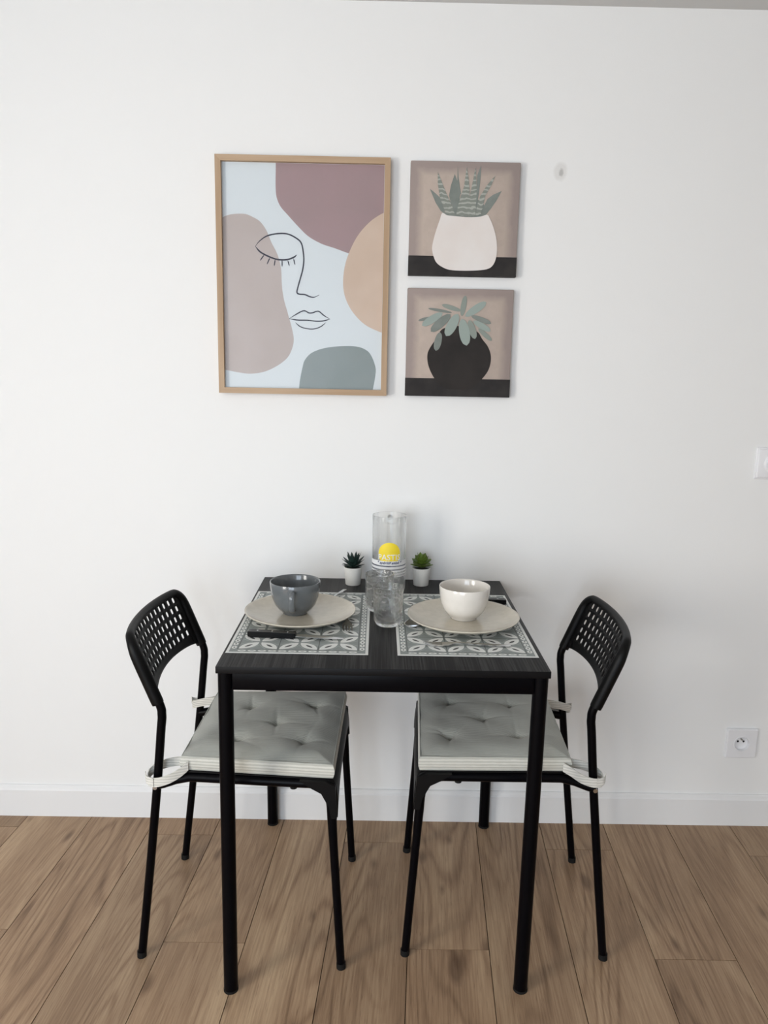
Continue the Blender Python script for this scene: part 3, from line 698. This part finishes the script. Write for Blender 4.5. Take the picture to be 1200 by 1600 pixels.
def build_carafe():
    t = thing('carafe', 'clear glass carafe with a yellow sun print near the wall', 'carafe', (.0155, -.105, .75))
    R = .0455; H = .207
    pr = [(0, .0012), (.040, .0012), (.0435, .003), (R, .007), (R, .19), (R+.0008, H-.002), (R+.0004, H), (R-.0022, H), (R-.0028, H-.003), (R-.0028, .012), (.040, .0075), (0, .0075)]
    MB().lathe(pr, 96).obj('glass_body', 'glass', t, 40)
    hp = spline([(.002, R-.001, .185), (.002, R+.016, .188), (.002, R+.028, .170), (.001, R+.029, .12), (0, R+.022, .07), (0, R-.001, .055)], 6)
    MB().sweep(hp, [.0075]*len(hp), 14).obj('handle', 'glass', t, 60)
    def cyl(rr): return lambda a, b: (rr*math.sin(a/rr), -rr*math.cos(a/rr), b)
    # sun disc printed on the front
    def disc(m, cx, cz, r, rr, n=40, rings=5):
        f = cyl(rr); vs = [f(cx, cz)]
        for i in range(1, rings+1): vs += [f(cx+r*i/rings*math.cos(2*PI*j/n), cz+r*i/rings*math.sin(2*PI*j/n)) for j in range(n)]
        m.add(vs, [(0, 1+j, 1+(j+1) % n) for j in range(n)]+[(1+(i-1)*n+j, 1+i*n+j, 1+i*n+(j+1) % n, 1+(i-1)*n+(j+1) % n) for i in range(1, rings) for j in range(n)])
    m = MB(); disc(m, 0, .110, .0305, R+.0003); m.obj('sun_print', 'yellow', t, 60)
    text_mesh('PASTIS', .0215, lambda a, b: cyl(R+.0007)(a, b+.0935), 'white_lettering', 'wprint', t, 0, .0001)
    text_mesh('* ap\u00e9ritif anis\u00e9 *', .0105, lambda a, b: cyl(R+.0010)(a, b+.0825), 'script_lettering', 'navy', t, .35, .0002)
    def ring(z0, z1, rr, half=PI):
        n = 72; vs = []
        for j in range(n+1): a = -half+2*half*j/n; vs += [(rr*math.sin(a), -rr*math.cos(a), z0), (rr*math.sin(a), -rr*math.cos(a), z1)]
        return vs, [(2*j, 2*j+2, 2*j+3, 2*j+1) for j in range(n)]
    for z0, z1, nm, mm in ((.0785, .0905, 'white_stripe', 'wprint'), (.0685, .0745, 'white_stripe', 'wprint'), (.0605, .0645, 'white_stripe', 'wprint'), (.0535, .0560, 'white_stripe', 'wprint'), (.047, .0485, 'white_stripe', 'wprint')):
        MB().add(*ring(z0, z1, R+.0005, 1.5)).obj(nm, mm, t, 60)
    for z0, z1 in ((.0755, .0768), (.0660, .0670)): MB().add(*ring(z0, z1, R+.0006, 1.5)).obj('navy_stripe', 'navy', t, 60)
build_carafe()

# ------------------------------------------------------------------ little potted succulents
def leaf_mesh(L, W, T, curl, tipk):
    m = MB(); vs = []; n = 10; S = 8
    for i in range(S+1):
        f = i/S; wd = W*(math.sin(PI*min(1, .22+.78*f))**tipk if f < 1 else 0); wd = max(wd, W*.02); th = T*(1-f*.8)
        for j in range(n):
            a = 2*PI*j/n; vs.append((L*f, wd*math.cos(a), curl*L*f*f+th*math.sin(a)*(wd/W)+.18*abs(math.cos(a))*wd))
    m.add(vs, [(i*n+j, (i+1)*n+j, (i+1)*n+(j+1) % n, i*n+(j+1) % n) for i in range(S) for j in range(n)]+[tuple(range(n)), tuple(range(S*n, S*n+n))])
    return m
def succulent(label, x, y, kind):
    t = thing('potted_succulent', label, 'plant', (x, y, .7502), 0, 'little potted succulents')
    pr = [(0, .0), (.0198, .0), (.0208, .001), (.0246, .045), (.0256, .0455), (.0257, .0492), (.0250, .0500), (.0236, .0498), (.0234, .044), (0, .042)]
    MB().lathe(pr, 40).obj('pot', 'potw', t, 40)
    MB().lathe([(0, .0475), (.012, .0475), (.0233, .0450), (.0233, .043), (0, .043)], 24).obj('moss', 'soil', t, 60)
    r = random.Random(4 if kind else 9)
    if kind == 0: rings = [(7, 12, .030, .0068), (8, 36, .035, .0070), (7, 58, .036, .0066), (4, 78, .032, .0055)]; mm = 'aloe'; z0 = .0500; off = .006
    else: rings = [(8, 2, .030, .0120), (8, 18, .029, .0120), (7, 36, .026, .011), (5, 54, .023, .009), (3, 74, .019, .007)]; mm = 'eche'; z0 = .0535; off = .004
    for q, (n, el, L, W) in enumerate(rings):
        base = leaf_mesh(L, W, .0026 if kind == 0 else .0018, .10 if kind == 0 else .22, .75 if kind == 0 else .55).obj('leaf', mm, t, 70)
        for k in range(n):
            o = base if k == 0 else base.copy()
            if k: COL.objects.link(o)
            az = 2*PI*(k+.5*(q % 2)+r.uniform(-.12, .12))/n; e = math.radians(el+r.uniform(-7, 7)); sc = r.uniform(.88, 1.08)
            o.rotation_euler = (0, -e, az); o.scale = (sc,)*3; o.location = (off*math.cos(az), off*math.sin(az), z0+q*(.004 if kind == 0 else .0052))
succulent('small dark green spiky succulent in a white pot', -.082, -.055, 0)
succulent('small bright green rosette succulent in a white pot', .1065, -.051, 1)

# ------------------------------------------------------------------ pictures on the wall
def sc_(pts): return [(a/10000, b/10000) for a, b in pts]
def wallfn(a, b, t): return (a, -t, b)     # t = height out from the wall side
def build_face_print():
    t = thing('framed_print', 'light oak framed print of a line-drawn face over pastel shapes', 'picture', (-.2245, YW, 1.5683))
    W, H, fw, d = .4505, .603, .0150, .0262
    for s in (-1, 1):
        a0, a1 = (-W/2, -W/2+fw) if s < 0 else (W/2-fw, W/2)
        MB().poly([(a0, -H/2 if True else 0), (a1, -H/2+fw) if s < 0 else (a1, -H/2), (a1, H/2-fw) if s < 0 else (a1, H/2), (a0, H/2)] if s < 0 else [(a0, -H/2+fw), (a1, -H/2), (a1, H/2), (a0, H/2-fw)], wallfn, .0, d).obj('frame_rail', 'frame', t, 0)
        b0, b1 = (-H/2, -H/2+fw) if s < 0 else (H/2-fw, H/2)
        MB().poly([(-W/2, b0), (W/2, b0), (W/2-fw, b1), (-W/2+fw, b1)] if s < 0 else [(-W/2+fw, b0), (W/2-fw, b0), (W/2, b1), (-W/2, b1)], wallfn, .0, d).obj('frame_rail', 'frameh', t, 0)
    iw, ih = W/2-fw, H/2-fw
    MB().box(-iw, iw, -.012, -.002, -ih, ih).obj('paper', 'paper', t, 0)
    dx, dz = -.0005, -.0003
    cut = lambda pts: clip_poly([(a+dx, b+dz) for a, b in pts], -iw+.0005, iw-.0005, -ih+.0005, ih-.0005)
    S = dict(
     mauve=[(-700, 2990), (-705, 2650), (-710, 2320), (-690, 2050), (-590, 1810), (-390, 1590), (-100, 1290), (150, 1070), (480, 900), (840, 790), (1210, 670), (1650, 580)],
     peach=[(2210, 1730), (2060, 1680), (1780, 1500), (1490, 1200), (1280, 850), (1120, 430), (1060, 10), (1090, -350), (1220, -670), (1430, -950), (1710, -1180), (2120, -1350), (2270, -1370)],
     taupe=[(-2220, 1430), (-2120, 1490), (-1970, 1560), (-1760, 1600), (-1500, 1600), (-1290, 1520), (-1110, 1410), (-950, 1190), (-830, 910), (-670, 600), (-580, 260), (-560, -170), (-510, -520), (-400, -910), (-290, -1310), (-250, -1590), (-310, -1850), (-440, -2070), (-700, -2270), (-1040, -2430), (-1410, -2490), (-1750, -2460), (-2190, -2380)],
     sage=[(-120, -2950), (-80, -2620), (-10, -2280), (50, -2100), (230, -1910), (570, -1780), (1010, -1720), (1420, -1720), (1680, -1800), (1830, -1950), (1950, -2250), (1950, -2500), (1880, -2910)])
    ext = dict(mauve=[(2230, 590), (2230, 3050)], peach=[(2400, -1370), (2400, 1730)], taupe=[(-2400, -2380), (-2400, 1430)], sage=[])
    z = .0120
    for k in ('mauve', 'taupe', 'sage', 'peach'):
        pts = [(v.x, v.y) for v in spline([(*p, 0) for p in S[k]], 5)]+ext[k]
        MB().poly(cut(sc_(pts)), wallfn, z, z+.00012).obj(k+'_shape', k, t, 0); z += .00008
    def stroke(pts, wd=.0011, k=6, tap=.25):
        P = [Vector((a/10000+dx, b/10000+dz, 0)) for a, b in pts]; P = spline(P, k) if len(P) > 2 else [P[0].lerp(P[1], f/4) for f in range(5)]
        L, R_ = [], []; N = len(P)
        for i, q in enumerate(P):
            tg = (P[min(i+1, N-1)]-P[max(i-1, 0)]).normalized(); h = wd/2*(tap+(1-tap)*min(1, min(i, N-1-i)/(N*.12)))
            L.append((q.x-tg.y*h, q.y+tg.x*h)); R_.append((q.x+tg.y*h, q.y-tg.x*h))
        m = MB(); vs = []
        for (a, b), (c, d_) in zip(L, R_): vs += [wallfn(a, b, .0126), wallfn(c, d_, .0126)]
        m.add(vs, [(2*i, 2*i+2, 2*i+3, 2*i+1) for i in range(N-1)]); return m
    strokes = [
     ([(-1250, 800), (-1130, 940), (-930, 1070), (-640, 1130), (-390, 1120), (-170, 1020), (-50, 910), (0, 720), (20, 480), (-10, 230), (-80, -20), (-140, -230), (-160, -350), (-100, -390), (50, -400), (180, -450), (300, -460), (430, -400)], .0036, 'eyelid_nose_line'),
     ([(-1250, 800), (-1120, 660), (-900, 550), (-670, 480), (-430, 480), (-250, 540), (-160, 610)], .0040, 'lower_lid_line')]
    for e in (((-1020, 590), (-1130, 440)), ((-870, 520), (-950, 350)), ((-730, 480), (-760, 310)), ((-550, 470), (-550, 300)), ((-400, 460), (-360, 320)), ((-250, 510), (-210, 350))): strokes.append((list(e), .0028, 'lash_line'))
    strokes += [([(-370, -1030), (-180, -910), (-30, -830), (60, -820), (160, -870), (270, -860), (340, -830), (430, -830), (560, -930), (720, -1020)], .0031, 'upper_lip_line'),
     ([(-370, -1030), (-140, -1060), (120, -1060), (340, -1080), (530, -1070), (720, -1020)], .0031, 'mouth_line'),
     ([(-210, -1120), (-70, -1230), (120, -1280), (300, -1280), (470, -1220), (610, -1110)], .0026, 'lower_lip_line')]
    for p, wd, nm in strokes: stroke(p, wd).obj(nm, 'ink', t, 0)
    MB().box(-iw+.0003, iw-.0003, -.0150, -.0142, -ih+.0003, ih-.0003).obj('glazing', 'glazing', t, 0)
build_face_print()
def canvas(label, x, z, half, d):
    t = thing('canvas_picture', label, 'picture', (x, YW, z), 0, 'square plant canvases')
    MB().rbox(-half, half, -d, 0, -half, half, .002, 2).obj('canvas', 'canvas', t)
    return t
def dark_base(t, half, d, zt):
    e = .0006; MB().box(-half-e, half+e, -d-e, 0, -half-e, zt).obj('dark_shelf_print', 'cblack', t, 0)
def build_canvases():
    d = .020; half = .1415
    t = canvas('square canvas of a striped succulent in a white pot', .194, 1.7245, half, d); dark_base(t, half, d, -.0925)
    lay = d
    C = dict(a=[(-910, 735), (-760, 625), (-630, 515), (-520, 325), (-500, 115), (-610, 195), (-750, 395)],
     b=[(-720, 1155), (-620, 935), (-520, 715), (-410, 495), (-300, 275), (-240, 105), (-450, 115), (-550, 295), (-650, 545), (-710, 865)],
     c=[(-280, 1105), (-190, 895), (-110, 655), (-150, 455), (-220, 225), (-270, 225), (-360, 405), (-410, 575), (-370, 825)],
     d=[(-210, 1305), (-180, 1045), (-130, 775), (-100, 625), (-180, 575), (-210, 875)],
     e=[(20, 1295), (80, 1005), (120, 705), (120, 385), (80, 75), (-210, 95), (-170, 325), (-110, 555), (-30, 805), (0, 1075)],
     f=[(250, 1285), (280, 1005), (300, 715), (300, 335), (280, 75), (90, 65), (90, 335), (140, 635), (200, 985)],
     g=[(390, 1325), (390, 1035), (360, 635), (320, 335), (290, 485), (300, 815), (300, 1085)],
     h=[(780, 1105), (680, 865), (530, 595), (490, 395), (440, 145), (290, 85), (320, 335), (400, 585), (550, 835)],
     i=[(950, 715), (820, 475), (700, 295), (560, 115), (460, 125), (490, 315), (590, 515), (740, 625)])
    MB().poly(sc_([(-520, 60), (-420, 420), (-100, 520), (250, 560), (500, 380), (590, 60)]), wallfn, d, d+.0003).obj('leaf_ground_print', 'leafb', t, 0)
    for n_, k in enumerate('adicgbhfe'):
        q = d+.0004+.00012*n_; MB().poly(sc_(C[k]), wallfn, q-.0003, q).obj('leaf_print', 'leafb' if k in 'aidcg' else 'leafa', t, 0)
    pot = [(-570, 145), (-630, -25), (-700, -235), (-770, -485), (-810, -735), (-760, -945), (-680, -1095), (-540, -1195), (-350, -1265), (-60, -1285), (320, -1275), (640, -1235), (790, -1145), (870, -965), (890, -705), (850, -425), (760, -155), (660, 45), (590, 125), (420, 75), (110, 55), (-260, 75), (-450, 95)]
    MB().poly([(v.x, v.y) for v in spline([(*p, 0) for p in sc_(pot)], 4, True)], wallfn, d, d+.0018).obj('pot_print', 'cwhite', t, 0)
    t = canvas('square canvas of a drooping plant in a round black pot', .1925, 1.4095, half-.0008, d); dark_base(t, half-.0008, d, -.0935)
    pot = [(-485, 340), (-605, 120), (-735, -70), (-825, -250), (-835, -440), (-785, -650), (-675, -870), (-535, -1050), (-365, -1180), (-175, -1220), (295, -1210), (455, -1140), (635, -950), (795, -730), (865, -490), (855, -270), (765, -60), (615, 120), (485, 300), (225, 380), (-45, 450), (-285, 420)]
    MB().poly([(v.x, v.y) for v in spline([(*p, 0) for p in sc_(pot)], 4, True)], wallfn, d, d+.0010).obj('pot_print', 'cpot', t, 0)
    lv = [(45, 700, 125, 1240, 146), (135, 700, 685, 1080, 199), (25, 840, -495, 990, 119), (-215, 790, -855, 890, 74), (-695, 670, -1105, 570, 79), (-465, 780, -1005, 440, 199), (-255, 750, -765, 290, 226), (-515, 280, -615, -210, 191), (355, 590, 825, 330, 159), (495, 390, 875, 80, 119), (295, 720, 835, 530, 133), (245, 610, 425, 120, 186), (-55, 760, -355, 180, 266), (55, 640, 205, -60, 279)]
    tone = [0, 1, 0, 2, 2, 1, 2, 2, 1, 0, 2, 0, 1, 1]
    for n_, (a, b, c, e, wd) in enumerate(lv):
        ax, ay, bx, by = (q/10000 for q in (a, b, c, e)); dx, dy = bx-ax, by-ay; L = math.hypot(dx, dy); ux, uy = dx/L, dy/L; h = wd/20000; pts = []
        for s in (1, -1):
            for k in range(13):
                f = k/12 if s > 0 else 1-k/12
                wv = h*math.sqrt(max(0, 1-((f-.55)/(.55 if f < .55 else .45))**2)); pts.append((ax+dx*f-uy*wv*s, ay+dy*f+ux*wv*s))
        pts = [p for i, p in enumerate(pts) if i == 0 or (Vector(p)-Vector(pts[i-1])).length > 1e-5]
        if (Vector(pts[0])-Vector(pts[-1])).length < 1e-5: pts.pop()
        q = d+.0012+.0001*n_; MB().poly(pts, wallfn, q-.0004, q).obj('leaf_print', ('leafd', 'leafc', 'leafb')[tone[n_]], t, 0)
build_canvases()

# ------------------------------------------------------------------ switch and socket
def rplate(t, w_, h_, d0, d1, r, name, inset=.004):
    m = MB(); m.rbox(-w_/2, w_/2, -d1, -d0, -h_/2, h_/2, r, 3); return m.obj(name, 'wplast', t, 40)
def yl(prof, n=40):
    m = MB().lathe(prof, n); m.v = [(x, -z, y) for x, y, z in m.v]; return m
def build_switch():
    t = thing('light_switch', 'white square wall switch with a round knob, higher on the wall', 'switch', (1.0735, YW, 1.1005))
    rplate(t, .0885, .0885, 0, .006, .002, 'back_plate'); rplate(t, .080, .080, .005, .0105, .0025, 'cover')
    yl([(0, .010), (.0235, .010), (.0235, .0125), (.0215, .0145), (.0185, .0150), (.0180, .0135), (.0, .0135)]).obj('knob_ring', 'wplast', t, 40)
    yl([(0, .013), (.0165, .013), (.0165, .0225), (.0155, .0235), (0, .0240)]).obj('knob', 'wplast', t, 40)
build_switch()
def build_socket():
    t = thing('power_socket', 'white square wall socket with a round recess, above the skirting', 'socket', (1.075, YW, .2655))
    # plate with a round opening
    w_ = .0455; n = 32; R = .0215; m = MB(); vs = []
    def sq(a, h): c, s = math.cos(a), math.sin(a); k = h/max(abs(c), abs(s)); return c*k, s*k
    for h, y in ((w_, 0), (w_, -.007), (w_-.0025, -.0105)): vs += [(sq(2*PI*j/n, h)[0], y, sq(2*PI*j/n, h)[1]) for j in range(n)]
    for r, y in ((R+.0035, -.0105), (R+.003, -.0122), (R+.001, -.0122), (R, -.0105)): vs += [(r*math.cos(2*PI*j/n), y, r*math.sin(2*PI*j/n)) for j in range(n)]
    m.add(vs, [(k*n+j, k*n+(j+1) % n, (k+1)*n+(j+1) % n, (k+1)*n+j) for k in range(6) for j in range(n)]); m.obj('plate', 'wplast', t, 30)
    yl([(R, .0105), (R-.001, .0015), (R-.003, .0008), (0, .0008)]).obj('recess', 'wplast', t, 40)
    for x, z in ((-.0085, .0035), (.0085, .0035)):
        yl([(0, .0014), (.0031, .0014), (.0031, .0008), (0, .0008)], 16).obj('pin_hole', 'hole', t, 40, loc=(x, 0, z))
    yl([(0, .010), (.0018, .0095), (.0023, .0075), (.0023, .0008), (0, .0008)], 14).obj('earth_pin', 'dull', t, 40, loc=(0, 0, .0115))
build_socket()
